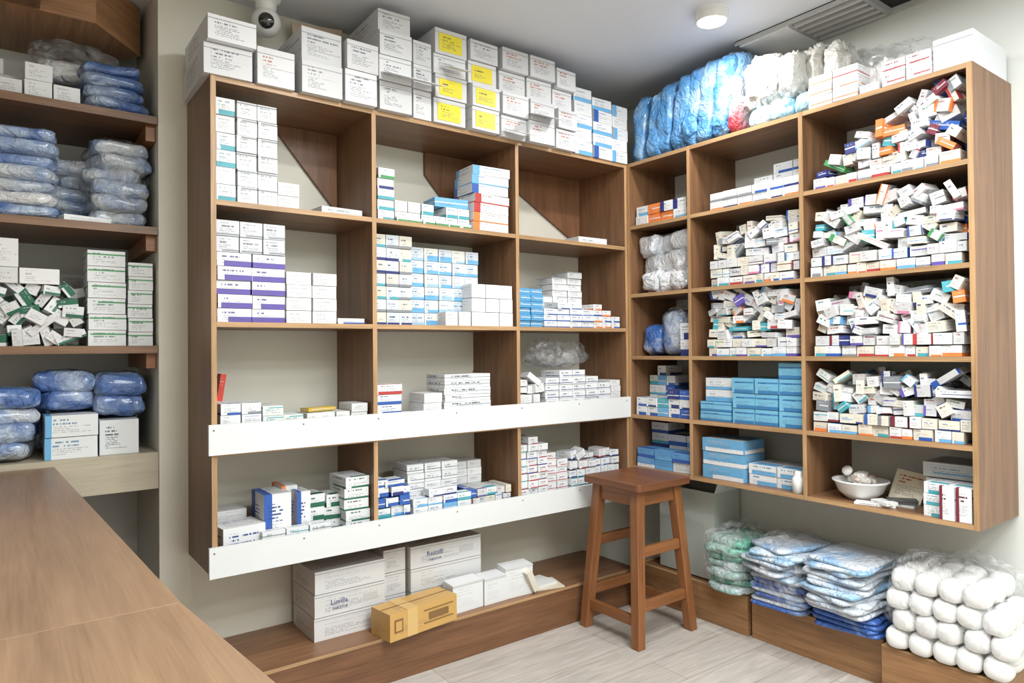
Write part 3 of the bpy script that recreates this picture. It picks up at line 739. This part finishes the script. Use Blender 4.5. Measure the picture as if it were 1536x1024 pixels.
mb=MB(); pk(mb,-2.56,L1,7,.25,.044,[GWP,BLP,WHP]); pk(mb,-2.255,L1,6,.19,.052,[GWP,BLP,GWP]); pk(mb,-2.39,L1+.0,5,.13,.05,[GWP,BLP],y=.68,d=.2)
mb.box(T((-2.37,.44,L1))@RZ(.2),(.15,.12,.02),S(acc=C['blue'],t2=.5))
mb.soft(T((-2.255,.54,L1)),(.20,.32,.34),P(WHITE),'clear_film',48,24,.5,.6,.02,10)
mb.build('wrapped_gown_packs')
def f(mb):
    GR=lambda:S(acc=C['green'],strp=.75,t2=.8)
    grid(mb,FA,-2.36,-2.235,L2,[6],.058,.02,.2,GR); grid(mb,FA,-2.23,-2.145,L2,[6],.052,.03,.2,GR)
    jumble(mb,FA,-2.85,-2.36,L2,lambda x:L2+.21,.0,lambda:rnd.choice([S(base=C['dgreen'],acc=WHITE,band=.3,t2=.9),W(),W(),S(acc=C['dgreen'],band=.3),S(acc=C['grey'],t2=.8)]),neat=0,wild=.8,ang=1.1)
    grid(mb,FA,-2.80,-2.44,L2+.215,[1,1,1],.055,.02,.14,W); grid(mb,FA,-2.72,-2.56,L2+.271,[1,1],.10,.03,.1,W)
B(f,NA)
def f(mb):
    grid(mb,FA,-2.49,-2.325,L3,[2],.078,.01,.18,lambda:S(acc=C['lblue'],blk=.12,t2=.9))
    mb.box(FA@T((-2.255,.11,L3))@RZ(-.05),(.125,.16,.125),S(acc=C['grey'],t1=1,t2=1))
B(f,NA)
mb=MB(); pk(mb,-2.635,L3,4,.25,.06,[BLP,BLP,GWP],y=.50,d=.26,a=.2); pk(mb,-2.42,L3+.16,2,.20,.065,[BLP,GWP],y=.58,d=.24,a=.3); pk(mb,-2.245,L3+.13,2,.18,.075,[GWP,BLP],y=.55,d=.24)
pk(mb,-2.42,L3,3,.20,.06,[BLP],y=.70,d=.18); pk(mb,-2.245,L3,2,.17,.065,[BLP],y=.72,d=.18); mb.build('wrapped_gown_packs')

# ------------------------------------------------------------ world, camera
w=bpy.data.worlds.new('w'); bpy.context.scene.world=w; w.use_nodes=True; w.node_tree.nodes['Background'].inputs[0].default_value=(.8,.85,.9,1); w.node_tree.nodes['Background'].inputs[1].default_value=.3
def basis(yaw,pitch,roll):
    F=np.array([math.cos(yaw)*math.cos(pitch),math.sin(yaw)*math.cos(pitch),math.sin(pitch)])
    R0=np.array([math.sin(yaw),-math.cos(yaw),0]); U0=np.cross(R0,F)
    return F,R0*math.cos(roll)-U0*math.sin(roll),U0*math.cos(roll)+R0*math.sin(roll)
pts=[((-2.034,0,2.254),(318,112)),((-2.034,0,.532),(316,868)),((0,0,2.256),(942,243)),((0,0,.949),(943,625)),((-2.034,0,1.052),(316,640)),
((-1.426,0,2.254),(563,163)),((-.716,0,2.254),(775,210)),((-1.426,0,1.405),(563,488)),((0,0,1.405),(942,493)),((0,-1.584,2.256),(1455,85)),
((0,-1.584,.677),(1473,795)),((0,-.956,.68),(1205,752)),((0,-.387,.68),(1040,722)),((-.37,-.41,0),(958,968)),((-.36,-.11,0),(877,940)),((-.05,-.41,0),(1030,940)),
((0,-1.584,1.262),(1468,532)),((0,-.956,1.93),(1200,288)),((-2.034,0,1.405),(320,486)),((-2.034,0,1.826),(320,300))]
def proj(p,X):
    F,R,Uv=basis(p[3],p[4],p[5]); d=np.array(X)-p[:3]; z=d@F
    return np.array([768+p[6]*(d@R)/z,512-p[6]*(d@Uv)/z])
def res(p): return np.concatenate([proj(p,X)-np.array(q) for X,q in pts])
p=np.array([-2.626,-2.535,1.3,math.radians(53.4),.0124,.0125,1048.])
for it in range(30):
    r=res(p);J_=np.zeros((len(r),7))
    for k in range(7):
        q=p.copy();e=1e-4 if k<6 else .1;q[k]+=e;J_[:,k]=(res(q)-r)/e
    Dg=np.diag([1,1,1,1,1,1,1e-4])
    p=p-np.linalg.solve(J_.T@J_+1e-3*Dg,J_.T@r)
cam=bpy.data.cameras.new('camera'); co=bpy.data.objects.new('camera',cam); bpy.context.scene.collection.objects.link(co)
F,R,Uv=basis(p[3],p[4],p[5])
co.matrix_world=Matrix(((R[0],Uv[0],-F[0],p[0]),(R[1],Uv[1],-F[1],p[1]),(R[2],Uv[2],-F[2],p[2]),(0,0,0,1)))
cam.sensor_width=36; cam.lens=float(p[6])/1536*36; cam.clip_start=.02
bpy.context.scene.camera=co
bpy.context.scene.view_settings.view_transform='Standard'
